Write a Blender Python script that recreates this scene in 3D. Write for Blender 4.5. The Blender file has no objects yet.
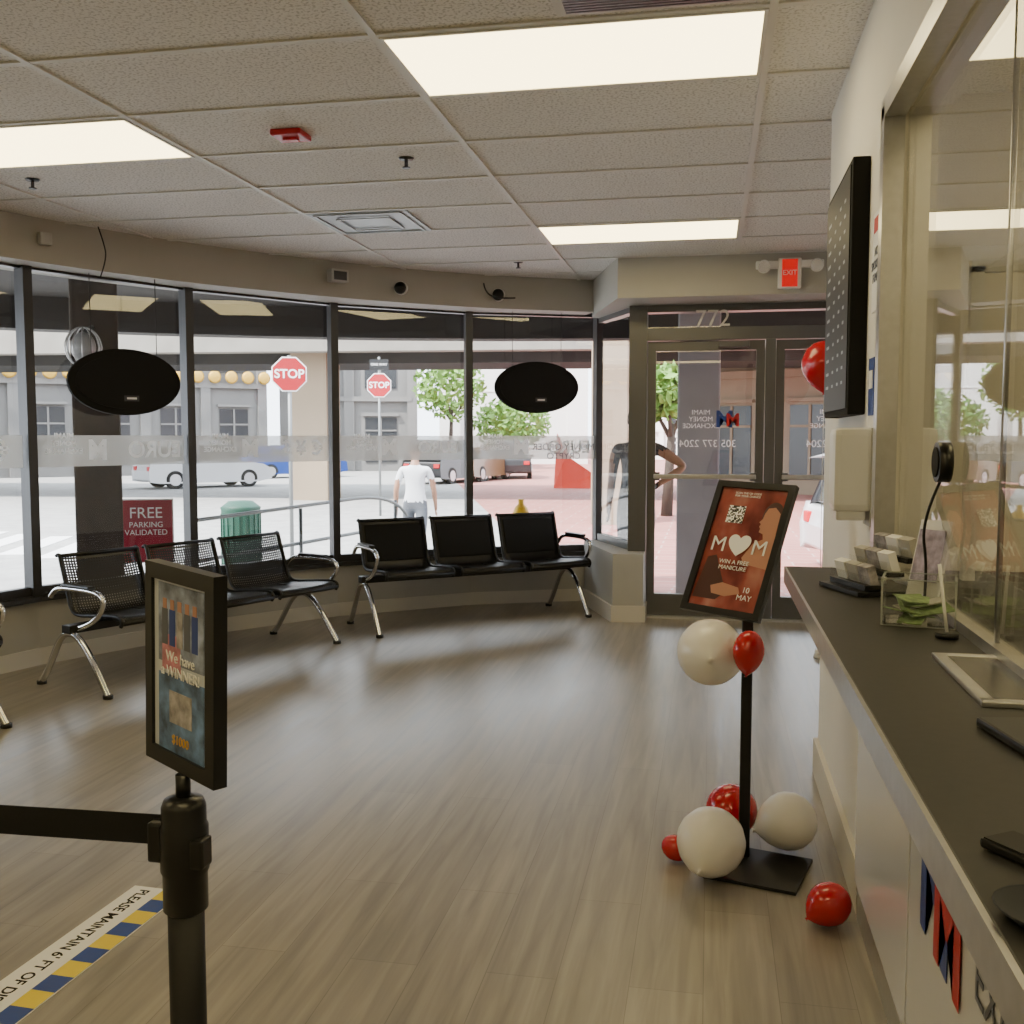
import bpy, bmesh, math, random
from mathutils import Vector, Matrix
random.seed(7)
C=bpy.context.collection
SC=bpy.context.scene
# ---------------------------------------------------------------- materials
def newmat(name):
    m=bpy.data.materials.new(name);m.use_nodes=True;nt=m.node_tree;nt.nodes.clear()
    out=nt.nodes.new("ShaderNodeOutputMaterial");return m,nt,out
def P(name,col,rough=.5,metal=0,noise=0,nscale=20,bump=0,emis=None,es=0,coat=0):
    m,nt,out=newmat(name);b=nt.nodes.new("ShaderNodeBsdfPrincipled");nt.links.new(b.outputs[0],out.inputs[0])
    b.inputs["Base Color"].default_value=(*col,1);b.inputs["Roughness"].default_value=rough;b.inputs["Metallic"].default_value=metal
    b.inputs["Coat Weight"].default_value=coat
    if emis: b.inputs["Emission Color"].default_value=(*emis,1);b.inputs["Emission Strength"].default_value=es
    if noise or bump:
        tc=nt.nodes.new("ShaderNodeTexCoord");n=nt.nodes.new("ShaderNodeTexNoise");n.inputs["Scale"].default_value=nscale;n.inputs["Detail"].default_value=4
        nt.links.new(tc.outputs["Object"],n.inputs["Vector"])
        if noise:
            r=nt.nodes.new("ShaderNodeValToRGB");r.color_ramp.elements[0].position=.3;r.color_ramp.elements[1].position=.7
            r.color_ramp.elements[0].color=(*[c*(1-noise) for c in col],1);r.color_ramp.elements[1].color=(*[min(1,c*(1+noise)) for c in col],1)
            nt.links.new(n.outputs[0],r.inputs[0]);nt.links.new(r.outputs[0],b.inputs["Base Color"])
        if bump:
            bp=nt.nodes.new("ShaderNodeBump");bp.inputs["Strength"].default_value=bump;bp.inputs["Distance"].default_value=.01
            nt.links.new(n.outputs[0],bp.inputs["Height"]);nt.links.new(bp.outputs[0],b.inputs["Normal"])
    return m
def glassmat(name,tint=(1,1,1),base=.035):
    m,nt,out=newmat(name);t=nt.nodes.new("ShaderNodeBsdfTransparent");t.inputs[0].default_value=(*tint,1)
    g=nt.nodes.new("ShaderNodeBsdfGlossy");g.inputs["Roughness"].default_value=.01;g.inputs[0].default_value=(1,1,1,1)
    mx=nt.nodes.new("ShaderNodeMixShader");lw=nt.nodes.new("ShaderNodeLayerWeight");lw.inputs[0].default_value=.5
    pw=nt.nodes.new("ShaderNodeMath");pw.operation='POWER';pw.inputs[1].default_value=5;ma=nt.nodes.new("ShaderNodeMath");ma.operation='MULTIPLY_ADD';ma.inputs[1].default_value=.85;ma.inputs[2].default_value=base
    nt.links.new(lw.outputs["Facing"],pw.inputs[0]);nt.links.new(pw.outputs[0],ma.inputs[0]);nt.links.new(ma.outputs[0],mx.inputs[0])
    nt.links.new(t.outputs[0],mx.inputs[1]);nt.links.new(g.outputs[0],mx.inputs[2]);nt.links.new(mx.outputs[0],out.inputs[0]);return m
def frost(name,col,alpha,tr=.6):
    m,nt,out=newmat(name);t=nt.nodes.new("ShaderNodeBsdfTransparent");d=nt.nodes.new("ShaderNodeBsdfPrincipled");d.inputs["Base Color"].default_value=(*col,1);d.inputs["Roughness"].default_value=.6
    tl=nt.nodes.new("ShaderNodeBsdfTranslucent");tl.inputs[0].default_value=(*col,1);m2=nt.nodes.new("ShaderNodeMixShader");m2.inputs[0].default_value=tr
    nt.links.new(d.outputs[0],m2.inputs[1]);nt.links.new(tl.outputs[0],m2.inputs[2])
    mx=nt.nodes.new("ShaderNodeMixShader");mx.inputs[0].default_value=alpha
    nt.links.new(t.outputs[0],mx.inputs[1]);nt.links.new(m2.outputs[0],mx.inputs[2]);nt.links.new(mx.outputs[0],out.inputs[0]);return m
def floor_mat():
    m,nt,out=newmat("vinyl_plank_floor");N=nt.nodes.new;L=nt.links.new
    b=N("ShaderNodeBsdfPrincipled");L(b.outputs[0],out.inputs[0]);b.inputs["Specular IOR Level"].default_value=.75
    tc=N("ShaderNodeTexCoord");mp=N("ShaderNodeMapping");mp.inputs["Rotation"].default_value=(0,0,math.radians(90));L(tc.outputs["Object"],mp.inputs[0])
    br=N("ShaderNodeTexBrick");br.inputs["Scale"].default_value=1;br.inputs["Brick Width"].default_value=1.22;br.inputs["Row Height"].default_value=.18;br.inputs["Mortar Size"].default_value=.001
    br.inputs["Color1"].default_value=(.315,.285,.245,1);br.inputs["Color2"].default_value=(.275,.249,.214,1);br.inputs["Mortar"].default_value=(.19,.17,.145,1);br.inputs["Bias"].default_value=0;br.offset=.37
    L(mp.outputs[0],br.inputs["Vector"])
    m2=N("ShaderNodeMapping");m2.inputs["Scale"].default_value=(26,1.6,1);L(tc.outputs["Object"],m2.inputs[0])
    n=N("ShaderNodeTexNoise");n.inputs["Scale"].default_value=1;n.inputs["Detail"].default_value=6;n.inputs["Distortion"].default_value=.6;L(m2.outputs[0],n.inputs["Vector"])
    r=N("ShaderNodeMapRange");r.inputs[1].default_value=.3;r.inputs[2].default_value=.7;r.inputs[3].default_value=.74;r.inputs[4].default_value=1.24;L(n.outputs[0],r.inputs[0])
    mm=N("ShaderNodeVectorMath");mm.operation='MULTIPLY';L(br.outputs["Color"],mm.inputs[0]);L(r.outputs[0],mm.inputs[1]);L(mm.outputs[0],b.inputs["Base Color"])
    r2=N("ShaderNodeMapRange");r2.inputs[3].default_value=.25;r2.inputs[4].default_value=.39;L(n.outputs[0],r2.inputs[0]);L(r2.outputs[0],b.inputs["Roughness"])
    bp=N("ShaderNodeBump");bp.inputs["Strength"].default_value=.08;bp.inputs["Distance"].default_value=.002;L(n.outputs[0],bp.inputs["Height"]);L(bp.outputs[0],b.inputs["Normal"])
    return m
def tile_mat():
    m,nt,out=newmat("acoustic_tile");N=nt.nodes.new;L=nt.links.new
    b=N("ShaderNodeBsdfPrincipled");L(b.outputs[0],out.inputs[0]);b.inputs["Roughness"].default_value=.9
    tc=N("ShaderNodeTexCoord");n=N("ShaderNodeTexNoise");n.inputs["Scale"].default_value=95;n.inputs["Detail"].default_value=3;L(tc.outputs["Object"],n.inputs["Vector"])
    r=N("ShaderNodeValToRGB");r.color_ramp.elements[0].position=.36;r.color_ramp.elements[0].color=(.52,.50,.48,1);r.color_ramp.elements[1].position=.50;r.color_ramp.elements[1].color=(.83,.81,.785,1)
    L(n.outputs[0],r.inputs[0]);L(r.outputs[0],b.inputs["Base Color"])
    bp=N("ShaderNodeBump");bp.inputs["Strength"].default_value=.3;bp.inputs["Distance"].default_value=.004;L(n.outputs[0],bp.inputs["Height"]);L(bp.outputs[0],b.inputs["Normal"]);return m
def perf_mat():
    m,nt,out=newmat("perforated_black_steel");N=nt.nodes.new;L=nt.links.new
    b=N("ShaderNodeBsdfPrincipled");b.inputs["Base Color"].default_value=(.010,.010,.011,1);b.inputs["Roughness"].default_value=.35
    t=N("ShaderNodeBsdfTransparent");mx=N("ShaderNodeMixShader")
    uv=N("ShaderNodeUVMap");uv.uv_map="UVMap";s=N("ShaderNodeVectorMath");s.operation='SCALE';s.inputs["Scale"].default_value=60;L(uv.outputs[0],s.inputs[0])
    fr=N("ShaderNodeVectorMath");fr.operation='FRACTION';L(s.outputs[0],fr.inputs[0])
    sb=N("ShaderNodeVectorMath");sb.operation='DISTANCE';sb.inputs[1].default_value=(.5,.5,0);L(fr.outputs[0],sb.inputs[0])
    lt=N("ShaderNodeMath");lt.operation='LESS_THAN';lt.inputs[1].default_value=.25;L(sb.outputs["Value"],lt.inputs[0])
    L(lt.outputs[0],mx.inputs[0]);L(b.outputs[0],mx.inputs[1]);L(t.outputs[0],mx.inputs[2]);L(mx.outputs[0],out.inputs[0]);return m
def ground_mat():
    m,nt,out=newmat("street_ground");N=nt.nodes.new;L=nt.links.new
    b=N("ShaderNodeBsdfPrincipled");b.inputs["Roughness"].default_value=.85;L(b.outputs[0],out.inputs[0])
    tc=N("ShaderNodeTexCoord");sx=N("ShaderNodeSeparateXYZ");L(tc.outputs["Object"],sx.inputs[0])
    a=N("ShaderNodeMath");a.operation='MULTIPLY_ADD';a.inputs[1].default_value=.3;L(sx.outputs[1],a.inputs[0]);L(sx.outputs[0],a.inputs[2])
    g=N("ShaderNodeMath");g.operation='GREATER_THAN';g.inputs[1].default_value=2.0;L(a.outputs[0],g.inputs[0])
    ln=N("ShaderNodeVectorMath");ln.operation='LENGTH';L(tc.outputs["Object"],ln.inputs[0]);g2=N("ShaderNodeMath");g2.operation='LESS_THAN';g2.inputs[1].default_value=13.2;L(ln.outputs["Value"],g2.inputs[0])
    n=N("ShaderNodeTexNoise");n.inputs["Scale"].default_value=3;n.inputs["Detail"].default_value=6;L(tc.outputs["Object"],n.inputs["Vector"])
    def ramp(c1,c2):
        r=N("ShaderNodeValToRGB");r.color_ramp.elements[0].color=(*c1,1);r.color_ramp.elements[1].color=(*c2,1);r.color_ramp.elements[0].position=.3;r.color_ramp.elements[1].position=.7;L(n.outputs[0],r.inputs[0]);return r
    asph=ramp((.27,.265,.26),(.38,.375,.36));conc=ramp((.42,.40,.37),(.55,.53,.5))
    br=N("ShaderNodeTexBrick");br.inputs["Scale"].default_value=1;br.inputs["Brick Width"].default_value=.8;br.inputs["Row Height"].default_value=.4;br.inputs["Mortar Size"].default_value=.015
    br.inputs["Color1"].default_value=(.38,.14,.115,1);br.inputs["Color2"].default_value=(.31,.11,.09,1);br.inputs["Mortar"].default_value=(.40,.28,.24,1);L(tc.outputs["Object"],br.inputs["Vector"])
    m1=N("ShaderNodeMixRGB");L(g2.outputs[0],m1.inputs[0]);L(asph.outputs[0],m1.inputs[1]);L(conc.outputs[0],m1.inputs[2])
    m2=N("ShaderNodeMixRGB");L(g.outputs[0],m2.inputs[0]);L(m1.outputs[0],m2.inputs[1]);L(br.outputs["Color"],m2.inputs[2]);L(m2.outputs[0],b.inputs["Base Color"]);return m
def poster_mat():
    m,nt,out=newmat("red_poster_print");N=nt.nodes.new;L=nt.links.new
    b=N("ShaderNodeBsdfPrincipled");b.inputs["Roughness"].default_value=.25;L(b.outputs[0],out.inputs[0])
    tc=N("ShaderNodeTexCoord");n=N("ShaderNodeTexNoise");n.inputs["Scale"].default_value=2.2;n.inputs["Detail"].default_value=3;L(tc.outputs["Generated"],n.inputs["Vector"])
    r=N("ShaderNodeValToRGB");e=r.color_ramp.elements;e[0].position=.32;e[0].color=(.12,.02,.018,1);e[1].position=.72;e[1].color=(.50,.24,.19,1);x=e.new(.5);x.color=(.30,.07,.055,1)
    L(n.outputs[0],r.inputs[0]);L(r.outputs[0],b.inputs["Base Color"]);return m
def qr_mat():
    m,nt,out=newmat("qr_code");N=nt.nodes.new;L=nt.links.new
    b=N("ShaderNodeBsdfPrincipled");L(b.outputs[0],out.inputs[0]);tc=N("ShaderNodeTexCoord")
    s=N("ShaderNodeVectorMath");s.operation='SCALE';s.inputs["Scale"].default_value=13;L(tc.outputs["Generated"],s.inputs[0]);f=N("ShaderNodeVectorMath");f.operation='FLOOR';L(s.outputs[0],f.inputs[0])
    w=N("ShaderNodeTexWhiteNoise");L(f.outputs[0],w.inputs["Vector"]);g=N("ShaderNodeMath");g.operation='GREATER_THAN';g.inputs[1].default_value=.5;L(w.outputs["Value"],g.inputs[0]);L(g.outputs[0],b.inputs["Base Color"]);return m

M=dict(
 floor=floor_mat(),tile=tile_mat(),perf=perf_mat(),ground=ground_mat(),poster=poster_mat(),qr=qr_mat(),
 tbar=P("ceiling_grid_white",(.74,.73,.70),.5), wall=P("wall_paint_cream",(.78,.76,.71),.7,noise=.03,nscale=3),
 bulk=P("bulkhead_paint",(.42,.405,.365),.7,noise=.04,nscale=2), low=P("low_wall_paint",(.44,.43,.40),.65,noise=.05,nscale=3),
 base=P("baseboard_paint",(.64,.61,.55),.5), alu=P("dark_anodised_aluminium",(.07,.07,.075),.4,.6), dalu=P("door_aluminium",(.14,.14,.14),.35,.7),
 salu=P("brushed_aluminium",(.55,.55,.56),.3,.9,noise=.06,nscale=40), chrome=P("chrome",(.75,.75,.76),.12,1), black=P("black_plastic",(.006,.006,.007),.35),
 blackm=P("black_powder_coat",(.007,.007,.008),.45,.1), matte=P("matte_black",(.004,.004,.004),.9), belt=P("black_webbing",(.005,.005,.006),.9,noise=.2,nscale=300),
 glass=glassmat("window_glass",(.985,.99,.99)), acr=glassmat("clear_acrylic",(.97,.975,.975),.03),
 light=P("troffer_lens",(.9,.85,.7),.5,emis=(1,.81,.40),es=7.4), band=frost("frosted_vinyl",(.80,.80,.79),.52,.5), vinyl=frost("white_vinyl",(.99,.99,.99),1,.85),
 counter=P("charcoal_laminate",(.026,.025,.025),.45,noise=.12,nscale=60), panel=P("light_grey_laminate",(.70,.71,.74),.25,coat=.3), white=P("white_plastic",(.78,.78,.76),.3),
 paper=P("white_paper",(.85,.85,.85),.6), red=P("red_print",(.55,.012,.02),.4), blue=P("blue_print",(.02,.055,.28),.4), dblue=P("dark_blue",(.010,.013,.022),.6), yellow=P("yellow_print",(.80,.62,.03),.5),
 rballoon=P("red_latex",(.50,.004,.012),.22,coat=.4), wballoon=P("white_latex",(.82,.80,.78),.3,coat=.3),
 stop=P("stop_sign_red",(.36,.002,.010),.5), pole=P("galvanised_pole",(.22,.23,.23),.5,.6), green=P("bin_green",(.007,.06,.037),.6), hyd=P("hydrant_yellow",(.75,.44,.02),.5),
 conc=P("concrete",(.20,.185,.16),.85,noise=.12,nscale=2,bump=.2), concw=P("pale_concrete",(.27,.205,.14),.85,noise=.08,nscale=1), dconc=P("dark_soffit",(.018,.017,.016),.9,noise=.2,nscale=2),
 greyb=P("grey_stucco",(.16,.155,.15),.8,noise=.08,nscale=.6), whiteb=P("white_stucco",(.8,.79,.76),.8,noise=.03,nscale=.5), dkwin=P("dark_window",(.02,.022,.026),.25,.0), gold=P("gold_leaf",(.60,.36,.05),.5,.2),
 bark=P("bark",(.04,.028,.021),.9,noise=.3,nscale=10,bump=.6), leaf=P("leaf_green",(.12,.24,.035),.7,noise=.4,nscale=3), skin=P("skin_tone",(.36,.19,.12),.5), hair=P("dark_hair",(.02,.014,.01),.6),
 wshirt=P("white_cotton",(.74,.76,.80),.8), jean=P("grey_trousers",(.10,.11,.13),.85), top=P("dark_top",(.03,.03,.04),.8), shoe=P("shoe_dark",(.03,.03,.03),.6), tyre=P("tyre",(.01,.01,.01),.8),
 carw=P("car_white",(.6,.6,.61),.3,coat=.4), carb=P("car_blue",(.012,.05,.24),.3,coat=.3), cark=P("car_dark",(.015,.015,.018),.35,coat=.2), caro=P("car_gold",(.16,.09,.04),.35,coat=.2),
 sculpt=P("sculpture_red",(.65,.05,.02),.5), money=P("banknote_green",(.22,.32,.14),.7,noise=.4,nscale=60), rlight=P("exit_red",(.62,.005,.008),.4,emis=(1,.01,.01),es=.45), screen=P("screen_black",(.004,.004,.005),.5), txtg=P("screen_text",(.22,.22,.22),.5,emis=(.8,.85,.9),es=.14),
 skyb=P("poster_blue_print",(.10,.18,.36),.35,noise=.85,nscale=30), rline=P("road_paint",(.8,.8,.8),.7), tint=P("flesh_print",(.46,.22,.15),.35), gtxt=P("grey_lettering",(.10,.11,.15),.4), teller=P("teller_room_wall",(.60,.57,.52),.8))
# ---------------------------------------------------------------- helpers
def link(ob,parent=None,mat=None,smooth=False):
    C.objects.link(ob)
    if parent: ob.parent=parent
    if mat and ob.data: ob.data.materials.append(mat)
    if smooth:
        for p in ob.data.polygons:p.use_smooth=True
    return ob
def grp(name,loc=(0,0,0),rz=0):
    e=bpy.data.objects.new(name,None);e.empty_display_size=.05;e.location=loc;e.rotation_euler=(0,0,rz);C.objects.link(e);return e
def mesh(name,vs,fs,mat,parent=None,smooth=False,loc=(0,0,0)):
    me=bpy.data.meshes.new(name);me.from_pydata([tuple(v) for v in vs],[],fs);me.update();o=bpy.data.objects.new(name,me);o.location=loc;return link(o,parent,mat,smooth)
def box(name,c,s,mat,parent=None,rot=(0,0,0),bev=0):
    bm=bmesh.new();bmesh.ops.create_cube(bm,size=1);bmesh.ops.scale(bm,vec=s,verts=bm.verts)
    if bev: bmesh.ops.bevel(bm,geom=bm.edges[:]+bm.verts[:],offset=bev,segments=2,affect='EDGES',profile=.6)
    me=bpy.data.meshes.new(name);bm.to_mesh(me);bm.free();o=bpy.data.objects.new(name,me);o.location=c;o.rotation_euler=rot;return link(o,parent,mat)
def obox(name,c,ax,ay,az,s,mat,parent=None,bev=0):
    o=box(name,(0,0,0),s,mat,parent,bev=bev);R=Matrix((Vector(ax).normalized(),Vector(ay).normalized(),Vector(az).normalized())).transposed().to_4x4()
    o.matrix_local=Matrix.Translation(c)@R;return o
def prism(name,poly,z0,z1,mat,parent=None):
    n=len(poly);vs=[(x,y,z0) for x,y in poly]+[(x,y,z1) for x,y in poly]
    fs=[list(range(n))[::-1],list(range(n,2*n))]+[[i,(i+1)%n,(i+1)%n+n,i+n] for i in range(n)]
    o=mesh(name,vs,fs,mat,parent);bm=bmesh.new();bm.from_mesh(o.data);bmesh.ops.recalc_face_normals(bm,faces=bm.faces);bmesh.ops.triangulate(bm,faces=[f for f in bm.faces if len(f.verts)>4]);bm.to_mesh(o.data);bm.free();return o
def cyl(name,a,b,r,mat,parent=None,r2=None,seg=20,smooth=True):
    a=Vector(a);b=Vector(b);d=b-a;bm=bmesh.new();bmesh.ops.create_cone(bm,cap_ends=True,segments=seg,radius1=r,radius2=r if r2 is None else r2,depth=d.length)
    me=bpy.data.meshes.new(name);bm.to_mesh(me);bm.free();o=bpy.data.objects.new(name,me)
    o.matrix_local=Matrix.Translation((a+b)/2)@d.to_track_quat('Z','Y').to_matrix().to_4x4();link(o,parent,mat)
    if smooth:
        for p in me.polygons:p.use_smooth=len(p.vertices)==4
    return o
def tube(name,pts,r,mat,parent=None,smooth=True,cyc=False):
    cu=bpy.data.curves.new(name,'CURVE');cu.dimensions='3D';cu.bevel_depth=r;cu.bevel_resolution=3;cu.use_fill_caps=True
    s=cu.splines.new('NURBS' if smooth else 'POLY');s.points.add(len(pts)-1)
    for i,p in enumerate(pts): s.points[i].co=(*p,1)
    if smooth: s.order_u=3;s.use_endpoint_u=True;s.resolution_u=6
    s.use_cyclic_u=cyc
    o=bpy.data.objects.new(name,cu);C.objects.link(o);cu.materials.append(mat)
    if parent:o.parent=parent
    return o
def sphere(name,c,s,mat,parent=None,seg=24,rot=(0,0,0)):
    bm=bmesh.new();bmesh.ops.create_uvsphere(bm,u_segments=seg,v_segments=seg//2,radius=1);me=bpy.data.meshes.new(name);bm.to_mesh(me);bm.free()
    o=bpy.data.objects.new(name,me);o.location=c;o.scale=s if hasattr(s,'__len__') else (s,s,s);o.rotation_euler=rot;return link(o,parent,mat,True)
def txt(name,body,size,loc,ax,ay,mat,parent=None,mirror=False,ext=.0005,align='CENTER',bold=0):
    cu=bpy.data.curves.new(name,'FONT');cu.body=body;cu.size=size;cu.extrude=ext;cu.align_x=align;cu.align_y='CENTER';cu.offset=bold
    o=bpy.data.objects.new(name,cu);ax=Vector(ax).normalized();ay=Vector(ay).normalized();az=ax.cross(ay)
    R=Matrix((ax,ay,az)).transposed().to_4x4();o.matrix_local=Matrix.Translation(loc)@R@(Matrix.Diagonal((-1,1,1,1)) if mirror else Matrix.Identity(4))
    C.objects.link(o);cu.materials.append(mat)
    if parent:o.parent=parent
    return o
def lathe(name,prof,mat,parent=None,loc=(0,0,0),seg=24,rot=(0,0,0)):
    vs=[];fs=[];n=len(prof)
    for i in range(seg):
        a=2*math.pi*i/seg
        for r,z in prof: vs.append((r*math.cos(a),r*math.sin(a),z))
    for i in range(seg):
        for j in range(n-1):
            fs.append([i*n+j,((i+1)%seg)*n+j,((i+1)%seg)*n+j+1,i*n+j+1])
    o=mesh(name,vs,fs,mat,parent,True,loc);o.rotation_euler=rot;return o
def catmull(pts,k=8):
    out=[];n=len(pts)
    for i in range(n-1):
        p0,p1,p2,p3=pts[max(i-1,0)],pts[i],pts[i+1],pts[min(i+2,n-1)]
        for j in range(k):
            t=j/k;out.append(tuple(.5*(2*p1[a]+(p2[a]-p0[a])*t+(2*p0[a]-5*p1[a]+4*p2[a]-p3[a])*t*t+(3*p1[a]-p0[a]-3*p2[a]+p3[a])*t**3) for a in (0,1)))
    out.append(pts[-1]);return out
H=2.59
# ---------------------------------------------------------------- room shell
V=[(-4.28,3.21),(-4.18,4.31),(-3.90,5.37),(-3.42,6.36),(-2.75,7.28),(-1.89,7.98),(-.90,8.42)]
room=[(-4.43,-3.2)]+[(-4.36,3.21),(-4.26,4.33),(-3.98,5.42),(-3.49,6.42),(-2.80,7.35),(-1.93,8.06),(-.88,8.52),(-.5,7.78),(1.45,7.78),(1.45,4.3),(3.2,4.3),(3.2,-3.2)]
prism("floor",room,-.1,0,M['floor'])
prism("ceiling",room,H,H+.12,M['tile'])
bm=bmesh.new()
def addbox(bm,c,s):
    r=bmesh.ops.create_cube(bm,size=1);bmesh.ops.scale(bm,vec=s,verts=r['verts']);bmesh.ops.translate(bm,vec=c,verts=r['verts'])
gx=[.16-1.2*k for k in range(-1,4)];gy=[3.12+.583*k for k in range(-10,10)]
def xmin(y):
    pts=[(-4.3,-3.2)]+V
    for a,b in zip(pts,pts[1:]):
        if a[1]<=y<=b[1]: return a[0]+(b[0]-a[0])*(y-a[1])/(b[1]-a[1])
    return -.9
def xmax(y): return .44 if y<4.2 else 1.35
for y in gy:
    if y<-3: continue
    a,b=xmin(y),xmax(y);addbox(bm,((a+b)/2,y,H-.004),(b-a,.024,.006))
for x in gx:
    y1=8.0
    for k in range(80):
        yy=8.3-k*.06
        if xmin(yy)<x: y1=yy;break
    y0=-3.1 if x<.44 else 4.25
    if y1>y0: addbox(bm,(x,(y0+y1)/2,H-.0045),(.024,y1-y0,.007))
me=bpy.data.meshes.new("ceiling_grid");bm.to_mesh(me);bm.free();link(bpy.data.objects.new("trim_ceiling_grid",me),None,M['tbar'])
def troffer(x0,x1,y0,y1,n="fluorescent_troffer"):
    x0+=.013;x1-=.013;y0+=.013;y1-=.013
    g=grp(n,((x0+x1)/2,(y0+y1)/2,H-.001));w=x1-x0;d=y1-y0
    for nm,c,s in(("rim_a",(0,-d/2+.006,-.005),(w,.012,.009)),("rim_b",(0,d/2-.006,-.005),(w,.012,.009)),("rim_c",(-w/2+.006,0,-.005),(.012,d-.024,.009)),("rim_d",(w/2-.006,0,-.005),(.012,d-.024,.009))): box(nm,c,s,M['tbar'],g)
    box("lens",(0,0,-.004),(w-.026,d-.026,.006),M['light'],g)
troffer(-1.04,.16,3.12,3.703);troffer(-1.04,.16,6.035,6.618);troffer(-3.44,-2.24,3.703,4.286)
troffer(-1.04,.16,.205,.788);troffer(-3.44,-2.24,.788,1.371);troffer(-1.04,.16,-2.127,-1.544);troffer(-3.44,-2.24,-2.127,-1.544)
g=grp("supply_air_vent",(-1.94,5.745,H-.001));box("pan",(0,0,-.004),(.57,.555,.008),P("vent_grey_blue",(.36,.40,.45),.4),g)
for i in range(2):
    s=.5-.2*i;z=-.012-.004*i
    for a,b,c,d in((0,-s/2,s,.014),(0,s/2,s,.014),(-s/2,0,.014,s),(s/2,0,.014,s)): box("louvre_%d"%i,(a,b,z),(c,d,.006),P("vent_louvre",(.42,.45,.49),.4),g)
g=grp("return_air_grille",(-.15,2.80,H-.001));box("frame",(0,0,-.004),(.62,.55,.008),M['tbar'],g);box("dark_core",(0,0,-.010),(.56,.50,.004),M['matte'],g)
for i in range(28): box("blade_%d"%i,(0,-.24+i*.0178,-.014),(.56,.006,.005),M['salu'],g)
# walls
prism("wall_left",[(-4.28,-3.1),(-4.43,-3.1),(-4.43,3.21),(-4.28,3.21)],0,H,M['wall'])
prism("wall_back",[(-4.43,-3.2),(3.2,-3.2),(3.2,-3.05),(-4.43,-3.05)],0,H,M['wall'])
X0=.44
g=grp("wall_right")
prism("far_part",[(X0,2.76),(X0+.14,2.76),(X0+.14,4.2),(X0,4.2)],0,H,M['wall'],g)
prism("return_part",[(X0+.14,4.06),(1.45,4.06),(1.45,4.2),(X0+.14,4.2)],0,H,M['wall'],g)
prism("below_opening",[(X0,-3.05),(X0+.14,-3.05),(X0+.14,2.76),(X0,2.76)],0,.94,M['wall'],g)
prism("above_opening",[(X0,-3.05),(X0+.14,-3.05),(X0+.14,2.76),(X0,2.76)],2.17,H,M['wall'],g)
prism("wall_vestibule",[(1.35,4.2),(1.45,4.2),(1.45,7.78),(1.35,7.78)],0,H,M['wall'])
prism("wall_teller_room",[(3.05,-3.05),(3.2,-3.05),(3.2,4.3),(3.05,4.3)],0,H,M['teller'])
prism("wall_teller_end",[(1.45,4.06),(3.05,4.06),(3.05,4.2),(1.45,4.2)],0,H,M['teller'])
prism("baseboard_right",[(X0-.018,2.95),(X0,2.95),(X0,4.2),(X0+.1,4.2),(X0+.1,4.218),(X0-.018,4.218)],0,.14,M['base'])
# bulkhead
bc=catmull([(-4.13,3.0),(-4.05,4.2),(-3.83,5.12),(-3.33,6.1),(-2.6,7.02),(-1.8,7.72),(-.92,8.2)],8)
vs=[];n=len(bc)
for i,(x,y) in enumerate(bc):
    a=bc[max(i-1,0)];b=bc[min(i+1,n-1)];t=Vector((b[0]-a[0],b[1]-a[1])).normalized();nx,ny=-t.y,t.x
    vs+=[(x,y,2.34),(x,y,H),(x+nx*.42,y+ny*.42,H),(x+nx*.42,y+ny*.42,2.34)]
fs=[]
for i in range(n-1):
    for j in range(4): fs.append([i*4+j,i*4+(j+1)%4,(i+1)*4+(j+1)%4,(i+1)*4+j])
fs+=[[3,2,1,0],[(n-1)*4+k for k in range(4)]]
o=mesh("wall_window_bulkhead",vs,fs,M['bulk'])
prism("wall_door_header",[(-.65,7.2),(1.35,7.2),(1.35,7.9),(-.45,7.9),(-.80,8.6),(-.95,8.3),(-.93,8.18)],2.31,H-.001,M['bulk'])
prism("wall_door_plinth",[(-.69,7.42),(-.47,7.46),(-.47,7.74),(-.80,8.50),(-1.02,8.40),(-.98,8.22)],0,.5,M['low'])
prism("trim_plinth_base",[(-.70,7.405),(-.455,7.445),(-.455,7.74),(-.48,7.74),(-.48,7.47),(-.68,7.44),(-.97,8.2),(-1.0,8.2)],0,.12,M['base'])
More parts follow.
